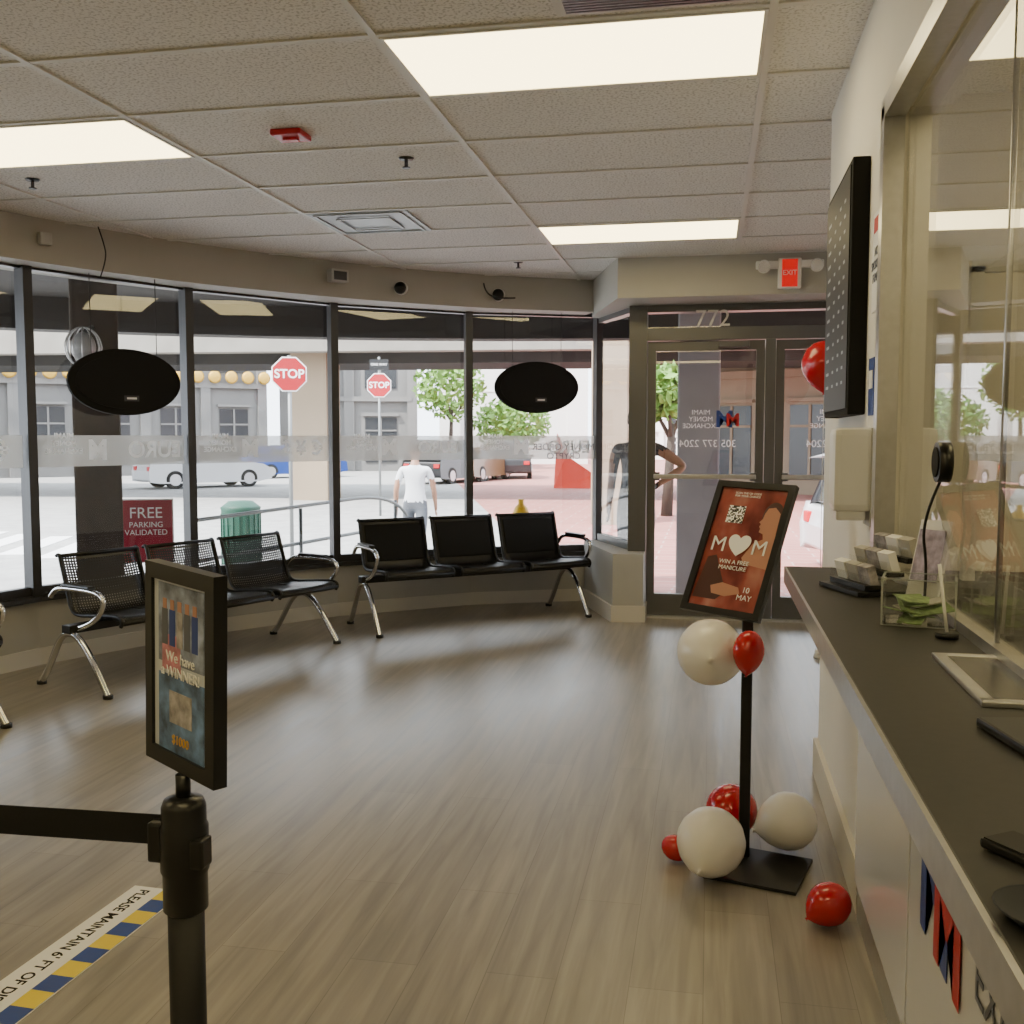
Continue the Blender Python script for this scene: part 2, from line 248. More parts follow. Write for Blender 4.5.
# windows
SILL=.40
for i in range(len(V)-1):
    a=Vector(V[i]);b=Vector(V[i+1]);t=(b-a).normalized();nrm=Vector((-t.y,t.x));L=(b-a).length;t3=Vector((t.x,t.y,0));n3=Vector((nrm.x,nrm.y,0));Z=Vector((0,0,1))
    mid=(a+b)/2
    prism("wall_window_low_%d"%i,[a,b,b+nrm*.14,a+nrm*.14],0,SILL-.02,M['low'])
    prism("baseboard_window_%d"%i,[a-nrm*.012,b-nrm*.012,b,a],0,.10,M['base'])
    g=grp("window_%d"%(i+1))
    def ob(nm,s,off,z,sz,mat,g=g,mid=mid,t3=t3,n3=n3):
        return obox(nm,Vector((mid.x,mid.y,z))+t3*s+n3*off,t3,n3,Vector((0,0,1)),sz,mat,g)
    ob("sill",0,.05,SILL-.005,(L,.16,.03),M['alu'])
    ob("bottom_rail",0,.06,SILL+.035,(L,.05,.05),M['alu']);ob("top_rail",0,.06,2.36,(L,.05,.07),M['alu'])
    ob("glass",0,.06,(SILL+2.34)/2+.03,(L-.02,.008,2.34-SILL-.06),M['glass'])
    ob("mullion_start",-L/2,.05,(SILL+2.40)/2,(.055,.10,2.40-SILL),M['alu'])
    if i==len(V)-2: ob("mullion_end",L/2,.05,(SILL+2.40)/2,(.055,.10,2.40-SILL),M['alu'])
    ob("frosted_band",0,.052,1.265,(L-.06,.002,.19),M['band'])
    nm=[("EURO",.13),("\u20ac \u00a5",.17),("EURO",.15),("\u20ac \u00a5 $",.15),("EURO",.13),("EURO",.14)][i]
    def wt(body,size,s,z,mat=M['vinyl'],bold=.003):
        txt("vinyl_lettering",body,size,Vector((mid.x,mid.y,z))+t3*s+n3*.048,t3,Z,mat,g,mirror=True,bold=bold)
    wt(nm[0],nm[1],L*.27,1.265);wt("M",.17,-L*.10,1.265,bold=.006);wt("MIAMI\nMONEY\nEXCHANGE",.046,-L*.30,1.31,bold=.001)
    if i==5: txt("crypto_lettering","MONEY ORDER\nCRYPTO",.075,Vector((mid.x,mid.y,1.23))+t3*.25+n3*.046,t3,Z,M['gtxt'],g,mirror=True)
def oval(cx,cy,cz,ang,n="oval_led_sign"):
    g=grp(n,(cx,cy,cz),ang)
    def ell(nm,a,b,y0,y1,mat):
        k=48;vs=[(a*math.cos(2*math.pi*q/k),y,b*math.sin(2*math.pi*q/k)) for y in (y0,y1) for q in range(k)]
        fs=[list(range(k)),list(range(k,2*k))[::-1]]+[[q,(q+1)%k,(q+1)%k+k,q+k] for q in range(k)];mesh(nm,vs,fs,mat,g)
    ell("housing",.345,.205,-.012,.022,M['matte']);ell("back_cover",.30,.165,-.022,-.012,M['matte'])
    box("spec_label",(.03,-.024,-.10),(.09,.002,.035),M['alu'],g);box("label_print",(.03,-.0255,-.10),(.06,.001,.012),M['paper'],g)
    for s in(-1,1): cyl("hanging_wire",(s*.2,0,.16),(s*.2,0,2.34-cz),.0025,M['black'],g,seg=6)
    return g
def seg_at(i,f,inset=.08):
    a=Vector(V[i]);b=Vector(V[i+1]);t=(b-a).normalized();nr=Vector((-t.y,t.x));p=a+(b-a)*f-nr*inset;return p.x,p.y,math.atan2(t.y,t.x)
x,y,a=seg_at(2,.51);oval(x,y,1.69,a-.25)
x,y,a=seg_at(5,.49);oval(x,y,1.745,a)
# sidelight + doors
g=grp("window_7")
a=Vector((-.88,8.38));b=Vector((-.56,7.70));t=(b-a).normalized();nr=Vector((-t.y,t.x));t3=Vector((t.x,t.y,0));n3=Vector((nr.x,nr.y,0));mid=(a+b)/2;L=(b-a).length
obox("glass",(mid.x,mid.y,1.42),t3,n3,(0,0,1),(L,.008,1.80),M['acr'],g);obox("bottom_rail",(mid.x,mid.y,.53),t3,n3,(0,0,1),(L,.06,.06),M['dalu'],g);obox("top_rail",(mid.x,mid.y,2.30),t3,n3,(0,0,1),(L,.06,.06),M['dalu'],g)
Yd=7.70
g=grp("trim_door_frame")
box("left_post",(-.535,Yd,1.155),(.13,.14,2.31),M['dalu'],g);box("centre_post",(.415,Yd,1.04),(.07,.10,2.08),M['dalu'],g);box("right_post",(1.31,Yd,1.155),(.07,.14,2.31),M['dalu'],g)
box("transom_bar",(.40,Yd,2.10),(1.74,.12,.09),M['dalu'],g);box("head",(.40,Yd,2.285),(1.74,.12,.05),M['dalu'],g);box("threshold",(.40,Yd,.01),(1.74,.14,.02),M['salu'],g)
box("transom_glass",(.40,Yd,2.20),(1.74,.008,.12),M['glass'],g)
txt("street_number_vinyl","772",.17,(.0,Yd-.085,2.20),(1,0,0),(0,0,1),M['salu'],g)
for k,(xa,xb) in enumerate(((-.465,.375),(.455,1.27))):
    g=grp("door_%d"%(k+1));w=xb-xa;c=(xa+xb)/2
    box("stile_left",(xa+.03,Yd,1.035),(.06,.045,2.03),M['dalu'],g);box("stile_right",(xb-.03,Yd,1.035),(.06,.045,2.03),M['dalu'],g)
    box("top_rail",(c,Yd,2.015),(w-.12,.045,.07),M['dalu'],g);box("bottom_rail",(c,Yd,.10),(w-.12,.045,.16),M['dalu'],g)
    box("glass",(c,Yd,1.08),(w-.12,.008,1.80),M['glass'],g)
    box("push_bar",(c,Yd-.055,1.06),(w-.10,.03,.035),M['salu'],g,bev=.008)
    for s in(-1,1): box("bar_mount",(c+s*(w/2-.07),Yd-.035,1.06),(.05,.04,.06),M['dalu'],g)
    box("closer",(c+.20,Yd-.05,2.02),(.22,.06,.05),M['dalu'],g,bev=.01)
    txt("logo_m_blue","M",.17,(c+.14,Yd-.008,1.475),(1,0,0),(0,0,1),M['blue'],g,bold=.004);txt("logo_m_red","M",.13,(c+.20,Yd-.0095,1.47),(1,0,0),(0,0,1),M['red'],g,bold=.003)
    txt("door_vinyl_a","MIAMI\nMONEY\nEXCHANGE",.05,(c-.03,Yd-.006,1.48),(1,0,0),(0,0,1),M['vinyl'],g,mirror=True)
    txt("door_vinyl_b","305 377 2204",.075,(c+.02,Yd-.006,1.30),(1,0,0),(0,0,1),M['vinyl'],g,mirror=True)
g=grp("exit_sign",(.50,7.20,2.44))
box("housing",(0,-.03,0),(.15,.06,.20),M['white'],g,bev=.01);box("red_face",(.0,-.063,-.0),(.10,.006,.18),M['rlight'],g);txt("exit_text","EXIT",.045,(0,-.068,0),(1,0,0),(0,0,1),M['white'],g)
box("side_bar",(0,-.03,.06),(.44,.05,.05),M['white'],g,bev=.008)
for s in(-1,1):
    cyl("lamp_head",(s*.17,-.10,.04),(s*.17,-.03,.06),.045,M['white'],g,r2=.03);cyl("lamp_lens",(s*.17,-.104,.039),(s*.17,-.10,.04),.038,M['chrome'],g)
def dome(x,y,z,n,mat,body):
    g=grp(n,(x,y,z));cyl("mount",(0,0,0),(0,-.03,0),.05,body,g);sphere("dome",(0,-.035,0),(.045,.04,.045),mat,g)
dome(-2.25,7.34,2.44,"dome_camera",M['black'],M['white']);dome(-1.62,7.83,2.44,"dome_camera",M['black'],M['white'])
g=grp("alarm_speaker",(-2.62,6.97,2.48),math.radians(50));box("body",(0,-.03,0),(.14,.07,.09),M['low'],g,bev=.01);box("grille",(0,-.067,0),(.10,.004,.06),M['alu'],g)
g=grp("junction_box",(-3.74,5.30,2.47),math.radians(62));box("body",(0,-.02,0),(.07,.04,.07),M['low'],g,bev=.008)
tube("hanging_cable",[(-3.56,5.56,2.585),(-3.54,5.58,2.5),(-3.52,5.58,2.4),(-3.58,5.60,2.3)],.004,M['black'])
tube("hanging_cable",[(-1.72,7.74,2.52),(-1.70,7.70,2.44),(-1.60,7.74,2.40),(-1.50,7.86,2.42)],.006,M['black'])
g=grp("fire_strobe",(-1.70,4.03,H-.001));box("body",(0,0,-.012),(.13,.13,.024),M['red'],g,bev=.008);box("lens",(0,0,-.028),(.06,.03,.012),M['red'],g)
for x,y in((-1.35,4.49),(-3.23,4.51),(-1.36,7.25)):
    g=grp("fire_sprinkler",(x,y,H-.001));lathe("escutcheon",[(0,-.006),(.03,-.006),(.035,0)],M['alu'],g);cyl("stem",(0,0,-.04),(0,0,0),.008,M['alu'],g);cyl("deflector",(0,0,-.045),(0,0,-.04),.018,M['alu'],g)
# ---------------------------------------------------------------- waiting benches
def bench(a,b,perf=True,dx=.06,sz=1):
    a=Vector(a);b=Vector(b);t=(b-a);L=t.length;ang=math.atan2(t.y,t.x)
    nfront=Vector((t.y,-t.x)).normalized();mid=(a+b)/2-nfront*.30
    g=grp("waiting_bench",(mid.x,mid.y,0),ang);g.scale=(1,1,sz)
    prof=[(-.245,.375),(-.262,.395),(-.255,.42),(-.22,.432),(-.10,.425),(.08,.405),(.15,.405),(.185,.43),(.205,.47),(.245,.61),(.278,.715),(.284,.745),(.300,.755),(.315,.742)]
    sw=.50;pitch=.565
    for k in(-1,0,1):
        cx=k*pitch+dx;vs=[];fs=[];uvs=[];l=0;nx=8
        for i,(y,z) in enumerate(prof):
            if i: l+=math.hypot(y-prof[i-1][0],z-prof[i-1][1])
            for j in range(nx+1):
                u=-sw/2+sw*j/nx;vs.append((cx+u,y,z-(.012*(1-(2*u/sw)**2) if 2<i<11 else 0)));uvs.append((u,l))
        for i in range(len(prof)-1):
            for j in range(nx): q=i*(nx+1)+j;fs.append([q,q+1,q+nx+2,q+nx+1])
        o=mesh("seat_shell_%d"%(k+2),vs,fs,M['perf'] if perf else M['blackm'],g,True)
        ul=o.data.uv_layers.new(name="UVMap")
        for lp in o.data.loops: ul.data[lp.index].uv=uvs[lp.vertex_index]
        sd=o.modifiers.new("thick",'SOLIDIFY');sd.thickness=.003
        for s in(-1,1): tube("seat_edge_frame",[(cx+s*sw/2,y,z) for y,z in prof],.011,M['blackm'],g)
        for pr in (prof[1],prof[-3]): cyl("seat_cross_edge",(cx-sw/2,pr[0],pr[1]),(cx+sw/2,pr[0],pr[1]),.012,M['blackm'],g)
        if not perf: obox("seat_pad_back",(cx,.238,.585),(1,0,0),(0,.96,-.27),(0,.27,.96),(sw-.06,.02,.27),M['matte'],g,bev=.008)
        for s in(-1,1): box("seat_bracket",(cx+s*.12,.0,.385),(.035,.30,.03),M['blackm'],g)
    box("beam",(0,.02,.355),(L,.07,.045),M['blackm'],g)
    for s in(-1,1):
        x=s*(L/2-.02)
        tube("leg",[(x,-.30,.015),(x,-.27,.06),(x,-.16,.22),(x,-.06,.32),(x,.02,.335),(x,.10,.30),(x,.20,.13),(x,.27,.03),(x,.29,.015)],.018,M['chrome'],g)
        cyl("foot_front",(x,-.30,0),(x,-.30,.02),.026,M['black'],g);cyl("foot_rear",(x,.29,0),(x,.29,.02),.026,M['black'],g)
        xa=s*(L/2-.0)+dx*.5
        tube("armrest",[(xa,.02,.345),(xa,-.10,.38),(xa,-.20,.44),(xa,-.25,.51),(xa,-.24,.565),(xa,-.15,.585),(xa,.05,.585),(xa,.13,.58),(xa,.19,.56),(xa,.22,.52)],.014,M['chrome'],g)
        box("arm_pad",(xa,-.03,.602),(.045,.24,.018),M['black'],g,bev=.006)
    return g
bench((-3.05,4.70),(-2.38,6.31),True,.09,.93)
bench((-2.19,6.52),(-.87,7.60),False,.055)
bench((-3.50,2.45),(-3.20,4.17),True)
# ---------------------------------------------------------------- counter
g=grp("service_counter")
box("top",(.62,.0+(-.06),.975),(.82,5.98,.03),M['counter'],g,bev=.003)
box("top_edge_trim",(.208,-.06,.968),(.006,5.98,.044),M['salu'],g);box("top_end_trim",(.325,2.934,.968),(.23,.006,.044),M['salu'],g)
for k,(ya,yb) in enumerate(((2.92,2.17),(2.155,1.0),(.985,-.2),(-.215,-1.4),(-1.415,-2.9))):
    box("front_panel_%d"%k,(.425,(ya+yb)/2,.53),(.026,abs(ya-yb),.84),M['panel'],g,bev=.002)
box("panel_gap_backing",(.434,0,.53),(.01,5.8,.84),M['black'],g)
box("kick",(.43,0,.055),(.02,5.84,.11),M['salu'],g)
txt("logo_blue","M",.33,(.410,1.92,.52),(0,-1,0),(0,0,1),M['blue'],g,bold=.008);txt("logo_red","M",.28,(.4085,1.81,.505),(0,-1,0),(0,0,1),M['red'],g,bold=.008)
txt("lettering","EXCHANGE",.115,(.410,1.63,.525),(0,-1,0),(0,0,1),M['gtxt'],g,align='LEFT')
# teller glazing
g=grp("window_8")
box("jamb",(X0-.005,2.75,1.58),(.05,.05,1.18),M['salu'],g);box("head",(X0-.005,-.1,2.165),(.05,5.75,.05),M['salu'],g);box("sill_rail",(X0+.03,-.1,1.0),(.03,5.7,.02),M['salu'],g)
for k,(ya,yb) in enumerate(((2.72,1.80),(1.79,.85),(.84,-.1),(-.11,-1.0),(-1.01,-2.9))):
    box("pane_%d"%k,(X0+.03,(ya+yb)/2,1.58),(.008,abs(ya-yb),1.12),M['acr'],g)
    cyl("pane_edge",(X0+.03,yb,1.01),(X0+.03,yb,2.14),.005,M['salu'],g,seg=8)
g=grp("desk_monitor",(1.15,1.35,.99),math.radians(70));box("base",(0,0,.008),(.22,.18,.016),M['black'],g,bev=.004);box("neck",(0,.02,.12),(.05,.03,.22),M['black'],g);box("panel",(0,0,.34),(.52,.03,.32),M['black'],g,bev=.006);box("bezel_screen",(0,-.017,.34),(.49,.003,.29),M['screen'],g)
prism("back_counter",[(1.04,-2.8),(1.35,-2.8),(1.35,2.9),(1.04,2.9)],.94,.99,M['counter'])
prism("teller_cabinet",[(1.06,-2.8),(1.33,-2.8),(1.33,2.88),(1.06,2.88)],0,.94,M['panel'])
box("storage_cabinet",(2.8,3.2,1.0),(.45,1.2,2.0),M['white'],bev=.01)
for xx,yy in((1.9,2.8),(1.9,.8),(1.9,-1.2)):
    g=grp("fluorescent_troffer",(xx,yy,H-.001));box("lens",(0,0,-.006),(.56,1.1,.01),M['light'],g);box("rim",(0,0,-.002),(.6,1.2,.004),M['tbar'],g)
g=grp("acrylic_stand_frame",(.74,2.74,.99));
for s in(-1,1): box("post",(s*.10,0,.39),(.03,.03,.78),M['white'],g)
box("crosspiece",(0,0,.78),(.23,.03,.03),M['white'],g)
# TV price board
g=grp("wall_price_display",(.385,3.45,1.785))
box("body",(.03,0,0),(.05,.62,.74),M['matte'],g,bev=.005);box("screen",(.003,0,0),(.004,.585,.70),M['screen'],g)
for r in range(13):
    z=.27-r*.045
    for yy,w in((.20,.07),(.05,.035),(-.08,.035),(-.19,.035)): box("text_row_%d"%r,(.0005,yy,z),(.001,w,.009),M['txtg'],g)
g=grp("wall_notice",(X0-.002,2.97,1.83));box("sheet",(0,0,0),(.003,.15,.27),M['paper'],g);box("red_band",(-.002,0,.10),(.002,.10,.04),M['red'],g)
txt("print","NO\nSMOKING\nFUMAR",.035,(-.003,0,-.01),(0,-1,0),(0,0,1),M['gtxt'],g)
g=grp("wall_notice",(X0-.002,3.02,1.49));box("sheet",(0,0,0),(.003,.09,.16),M['blue'],g);box("print",(-.002,0,.02),(.002,.06,.05),M['paper'],g)
g=grp("hand_sanitizer_dispenser",(X0,2.98,1.24));box("body",(-.055,0,.02),(.11,.12,.23),M['white'],g,bev=.02);box("drip_nose",(-.06,0,-.105),(.08,.09,.03),M['white'],g,bev=.008);box("backplate",(-.006,0,0),(.012,.13,.27),M['low'],g)
CT=.991
g=grp("business_card_rack",(.375,2.50,CT),math.radians(-70))
cm=P("card_mix",(.35,.33,.35),.5,noise=.5,nscale=50)
for i in range(3):
    z=.012+.030*i;y=.05*i-.04
    box("tier_%d"%i,(0,y,z+.006),(.17,.045,.012),M['black'],g);box("tier_lip_%d"%i,(0,y-.022,z+.02),(.17,.004,.03),M['acr'],g)
    for j_,s in enumerate((-.055,0,.055)): obox("card_stack",(s,y,z+.032),(1,0,0),(0,1,.3),(0,-.3,1),(.048,.020,.048),(M['paper'],M['low'],cm)[(i+j_)%3],g)
box("rack_side",(0,0,.006),(.19,.17,.01),M['black'],g)
g=grp("tip_box",(.40,2.08,CT),math.radians(-12))
for c,s in(((0,-.055,.045),(.13,.004,.09)),((0,.055,.045),(.13,.004,.09)),((-.065,0,.045),(.004,.114,.09)),((.065,0,.045),(.004,.114,.09)),((0,0,.003),(.13,.11,.005))): box("acrylic_wall",c,s,M['acr'],g)
edge=frost("acrylic_edge_glow",(.6,.63,.60),.5)
for zz in(.001,.089):
    for c,s in(((0,-.055,zz),(.134,.004,.002)),((0,.055,zz),(.134,.004,.002)),((-.065,0,zz),(.004,.114,.002)),((.065,0,zz),(.004,.114,.002))): box("acrylic_edge",c,s,edge,g)
for a_ in(-.065,.065):
    for b_ in(-.055,.055): box("acrylic_corner",(a_,b_,.045),(.003,.003,.09),edge,g)
for i in range(9):
    box("banknote_%d"%i,(random.uniform(-.02,.02),random.uniform(-.02,.02),.014+.004*i),(.085,.045,.002),M['money'] if i%3 else M['low'],g,rot=(random.uniform(-.35,.35),random.uniform(-.3,.3),random.uniform(0,3)))
g=grp("brochure_holder",(.450,2.27,CT),math.radians(-55));obox("back",(0,.02,.09),(1,0,0),(0,1,-.25),(0,.25,1),(.10,.004,.18),M['acr'],g);box("pocket",(0,-.02,.04),(.10,.003,.08),M['acr'],g);box("foot",(0,0,.003),(.10,.06,.005),M['acr'],g)
obox("leaflet",(0,.008,.10),(1,0,0),(0,1,-.25),(0,.25,1),(.085,.006,.17),M['paper'],g);obox("leaflet_print",(0,.003,.11),(1,0,0),(0,1,-.25),(0,.25,1),(.07,.002,.11),P("flyer_lilac",(.40,.34,.45),.5,noise=.5,nscale=40),g)
g=grp("teller_speaker",(.450,2.16,1.30));cyl("ring",(.015,0,0),(-.010,0,0),.040,M['black'],g);cyl("cone",(-.010,0,0),(-.013,0,0),.030,M['matte'],g)
tube("cord",[(0,-.0,-.035),(-.03,.03,-.12),(-.01,.05,-.22),(-.02,.03,-.305)],.003,M['black'],g)
g=grp("counter_pen",(.42,1.93,CT));cyl("pen_base",(0,0,0),(0,0,.010),.02,M['black'],g);cyl("pen",(0,0,.010),(-.012,.02,.13),.003,M['white'],g)
g=grp("cash_tray",(.50,1.60,CT));
for c,s in(((0,-.15,.003),(.28,.02,.008)),((0,.15,.003),(.28,.02,.008)),((-.13,0,.003),(.02,.30,.008)),((.13,0,.003),(.02,.30,.008))): box("rim",c,s,M['salu'],g,bev=.002)
tds=P("tray_dark_steel",(.13,.125,.115),.25,.9)
obox("slope_a",(-.06,0,.0035),(1,0,-.02),(0,1,0),(.02,0,1),(.13,.28,.003),tds,g);obox("slope_b",(.06,0,.0035),(1,0,.02),(0,1,0),(-.02,0,1),(.13,.28,.003),tds,g)
g=grp("phone",(.275,.915,CT),math.radians(35));box("body",(0,0,.005),(.04,.08,.009),M['black'],g,bev=.003);box("glass_face",(0,0,.0098),(.036,.074,.001),M['screen'],g)
g=grp("pen_tray",(.385,1.28,CT),math.radians(10));box("tray",(0,0,.006),(.09,.14,.012),M['black'],g,bev=.004);cyl("pen",(-.02,-.05,.016),(.01,.05,.016),.004,M['salu'],g)
g=grp("reflection_disc",(.255,.80,CT));lathe("dark_disc",[(0,.002),(.028,.002),(.040,.010),(.042,.010),(.030,0),(0,0)],M['dblue'],g)  # added dark disc standing in for a dark reflection on the counter top
g=grp("card_terminal",(.47,1.05,CT),math.radians(-80));box("body",(0,0,.03),(.08,.17,.05),M['black'],g,bev=.01);box("screen",(0,.04,.056),(.06,.05,.002),M['screen'],g)
for i in range(12): box("key",(-.02+.02*(i%3),-.01-.018*(i//3),.057),(.014,.011,.004),M['low'],g)
# ---------------------------------------------------------------- sign stand with balloons
g=grp("poster_stand")
ang=math.radians(-15.5)
obox("base_plate",(.165,3.20,.006),(math.cos(ang),math.sin(ang),0),(-math.sin(ang),math.cos(ang),0),(0,0,1),(.28,.27,.010),M['blackm'],g)
box("post",(.122,3.285,.42),(.034,.034,.82),M['blackm'],g,bev=.004)
W=Vector((.24,-.15,-.01));wl=W.length;W.normalize();U=Vector((.115,.17,.41));U=(U-W*U.dot(W));ul=U.length;U.normalize();Nn=W.cross(U)
Bc=Vector((.032,3.265,.788));Cc=Bc+U*ul/2
def fp(nm,a,b,off,w,h,th,mat,bev=0): return obox(nm,Cc+W*a+U*b+Nn*off,W,U,Nn,(w,h,th),mat,g,bev=bev)
fp("frame_top",0,ul/2-.011,0,wl,.022,.022,M['black']);fp("frame_bottom",0,-ul/2+.011,0,wl,.022,.022,M['black']);fp("frame_left",-wl/2+.011,0,0,.022,ul-.044,.022,M['black']);fp("frame_right",wl/2-.011,0,0,.022,ul-.044,.022,M['black'])
fp("poster",0,0,-.002,wl-.04,ul-.04,.008,M['poster']);fp("qr",-.045,.115,.003,.06,.06,.002,M['qr'])
def poly2(nm,pts,off,mat): mesh(nm,[Cc+W*a+U*b+Nn*off for a,b in pts],[list(range(len(pts)))],mat,g)
def disc(nm,a,b,rx,ry,off,mat):
    k=28;poly2(nm,[(a+rx*math.cos(2*math.pi*q/k),b+ry*math.sin(2*math.pi*q/k)) for q in range(k)],off,mat)
dp=P("dark_print",(.06,.016,.013),.4)
disc("portrait_hair",.088,.118,.036,.050,.0028,dp)
poly2("portrait_profile",[(.115,.04),(.112,.13),(.090,.150),(.066,.145),(.058,.125),(.056,.108),(.046,.095),(.054,.090),(.050,.080),(.056,.074),(.054,.062),(.070,.056),(.078,.030)],.0033,M['tint'])
poly2("portrait_shoulder",[(.118,.06),(.085,.045),(.045,.02),(.02,-.03),(.03,-.05),(.118,-.06)],.0026,M['tint'])
poly2("bottle_print",[(-.10,-.04),(-.07,-.03),(-.03,-.10),(.0,-.15),(-.03,-.18),(-.115,-.18)],.0026,dp);poly2("hand_print",[(-.06,-.135),(-.02,-.12),(.04,-.13),(.05,-.15),(.0,-.165),(-.05,-.16)],.0030,M['tint'])
txt("poster_title","M\u2665M",.072,Cc+U*(.005)+Nn*.0055,W,U,M['paper'],g)
txt("poster_sub","WIN A FREE\nMANICURE",.020,Cc+U*(-.06)+Nn*.0055,W,U,M['paper'],g);txt("poster_head","SCAN THE QR CODE\nFOR YOUR CHANCE",.010,Cc+W*(-.02)+U*.185+Nn*.0045,W,U,M['paper'],g)
txt("poster_foot","10\nMAY",.026,Cc+W*.07+U*(-.15)+Nn*.0055,W,U,M['paper'],g)
obox("bracket",Cc-U*.13-Nn*.018+W*.06,W,U,Nn,(.08,.08,.012),M['blackm'],g)
prof=[(0,1.0),(.30,.955),(.58,.81),(.82,.55),(.96,.2),(.985,-.05),(.93,-.35),(.78,-.66),(.55,-.93),(.30,-1.12),(.12,-1.22),(.05,-1.26),(.09,-1.33),(0,-1.33)]
def balloon(x,y,z,r,mat,rot=(0,0,0),sz=(1,1,1)):
    g=grp("balloon",(x,y,z));o=lathe("latex",[(a*r,b*r) for a,b in prof[::-1]],mat,g,seg=32,rot=rot);o.scale=sz;return g
wb,rb=M['wballoon'],M['rballoon'];R=math.radians
balloon(.008,3.17,.690,.104,wb,(R(-90),0,0),(1,1,.93));balloon(.118,3.06,.722,.050,rb,(0,R(5),0),(.95,.95,1.2))
balloon(.018,3.10,.122,.106,wb,(R(-60),R(30),0),(1,1,.95));balloon(.265,3.36,.105,.095,wb,(0,R(70),0),(1,1,.95));balloon(.085,3.44,.10,.088,rb,(R(70),0,0))
balloon(-.095,3.22,.044,.040,rb,(0,R(-60),0),(1,1,1.1));balloon(.340,2.86,.064,.060,rb,(0,R(60),R(20)))
g=balloon(.665,6.45,1.79,.14,rb);cyl("ribbon",(0,0,-1.75),(0,0,-.18),.002,M['white'],g,seg=6);lathe("ribbon_weight",[(0,-1.79),(.03,-1.79),(.02,-1.74),(0,-1.74)],M['white'],g)
# ---------------------------------------------------------------- stanchion
px,py=-.700,1.255
g=grp("queue_stanchion",(px,py,0))
lathe("base",[(0,.0),(.17,.0),(.17,.012),(.12,.03),(.04,.045),(0,.045)],M['blackm'],g,seg=40)
cyl("post",(0,0,.04),(0,0,.80),.0245,M['blackm'],g,seg=28)
lathe("head",[(.0245,.70),(.030,.705),(.030,.755),(.0325,.76),(.0325,.82),(.030,.825),(.030,.848),(.026,.858),(.012,.862),(0,.862)],M['black'],g,seg=28)
box("belt_cassette",(-.034,0,.80),(.022,.04,.055),M['black'],g,bev=.004);box("belt_clip",(.03,-.012,.79),(.02,.03,.04),M['black'],g,bev=.004)
cyl("sign_neck",(0,0,.86),(0,0,.892),.010,M['black'],g)
obox("belt",(-.70,.03,.790),(-1,.045,-.033),(-.045,-1,0),(-.033,0,1),(1.34,.002,.042),M['belt'],g)
g2=grp("stanchion_sign")
W=Vector((.161,-.103,-.008));wl=W.length-.008;W.normalize();U=Vector((0,0,1));U=(U-W*U.dot(W)).normalized();Nn=W.cross(U);ul=.282
Cc=Vector((px+.002,py+.008,1.034))
def fq(nm,a,b,off,w,h,th,mat): return obox(nm,Cc+W*a+U*b+Nn*off,W,U,Nn,(w,h,th),mat,g2)
for nm,a,b,w,h in(("frame_top",0,ul/2-.011,wl,.022),("frame_bottom",0,-ul/2+.011,wl,.022),("frame_left",-wl/2+.009,0,.018,ul-.044),("frame_right",wl/2-.011,0,.022,ul-.044)): fq(nm,a,b,0,w,h,.020,M['black'])
fq("paper",0,0,.002,wl-.036,ul-.040,.006,P("dull_paper",(.58,.62,.70),.4))
fq("photo_upper",0,.060,.0056,wl-.062,.11,.001,P("poster_people",(.22,.26,.38),.35,noise=.8,nscale=30));fq("photo_lower",.0,-.066,.0056,wl-.062,.11,.001,M['skyb'])
fq("pink_panel",-.025,.02,.0060,.05,.05,.0006,P("poster_pink",(.50,.20,.26),.4,noise=.5,nscale=40))
for k in range(5):
    a_=-.042+.020*k;fq("person_print_body",a_,.055,.0064,.015,.05,.0006,(M['gtxt'],M['blue'],cm)[k%3]);fq("person_print_head",a_,.087,.0064,.010,.014,.0006,M['tint'])
txt("sign_text","We have\na WINNER!",.021,Cc+U*(.004)+Nn*.0070,W,U,M['paper'],g2);txt("sign_foot","$1000",.018,Cc+U*(-.10)+Nn*.0070,W,U,P("dull_orange",(.60,.35,.08),.5),g2)
fq("prize_print",.0,-.055,.0064,.06,.045,.0006,cm)
# floor distancing tape
g=grp("floor_distance_tape",(-1.60,2.72,0),math.radians(-3))
box("strip",(0,-.65,.0015),(.17,1.30,.002),M['paper'],g)
for i in range(18): box("check",(.050,-.036-i*.072,.003),(.066,.072,.001),(M['yellow'],M['blue'])[i%2],g)
txt("tape_text","PLEASE MAINTAIN 6' FT OF DISTANCE",.045,(-.036,-.02,.0027),(0,-1,0),(1,0,0),M['matte'],g,ext=.0003,align='LEFT',bold=.0008)
# ---------------------------------------------------------------- outside
def circ_mesh(name,rings,mat,seg=96):
    vs=[(0,0,rings[0][1])];fs=[]
    for r,z in rings:
        for i in range(seg): a=2*math.pi*i/seg;vs.append((r*math.cos(a),r*math.sin(a),z))
    for i in range(seg): fs.append([0,1+i,1+(i+1)%seg])
    for k in range(len(rings)-1):
        for i in range(seg): a=1+k*seg;fs.append([a+i,a+seg+i,a+seg+(i+1)%seg,a+(i+1)%seg])
    return mesh(name,vs,fs,mat)
circ_mesh("ground_street",[(9.2,-.102),(13,-.5),(40,-.5),(160,-.5)],M['ground'])
g=grp("roof_canopy");CR=11.6
def arc(r): return [(r*math.cos(math.radians(a)),r*math.sin(math.radians(a))) for a in range(0,187,6)]
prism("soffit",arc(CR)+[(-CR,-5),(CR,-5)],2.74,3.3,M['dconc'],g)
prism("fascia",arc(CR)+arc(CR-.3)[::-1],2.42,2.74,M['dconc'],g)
g=grp("arcade_column",(-4.70,7.24,0));box("shaft",(0,0,1.32),(.34,.34,2.84),M['bark'],g,bev=.02,rot=(0,0,.6));box("plinth",(0,0,.02),(.42,.42,.25),M['conc'],g,rot=(0,0,.6))
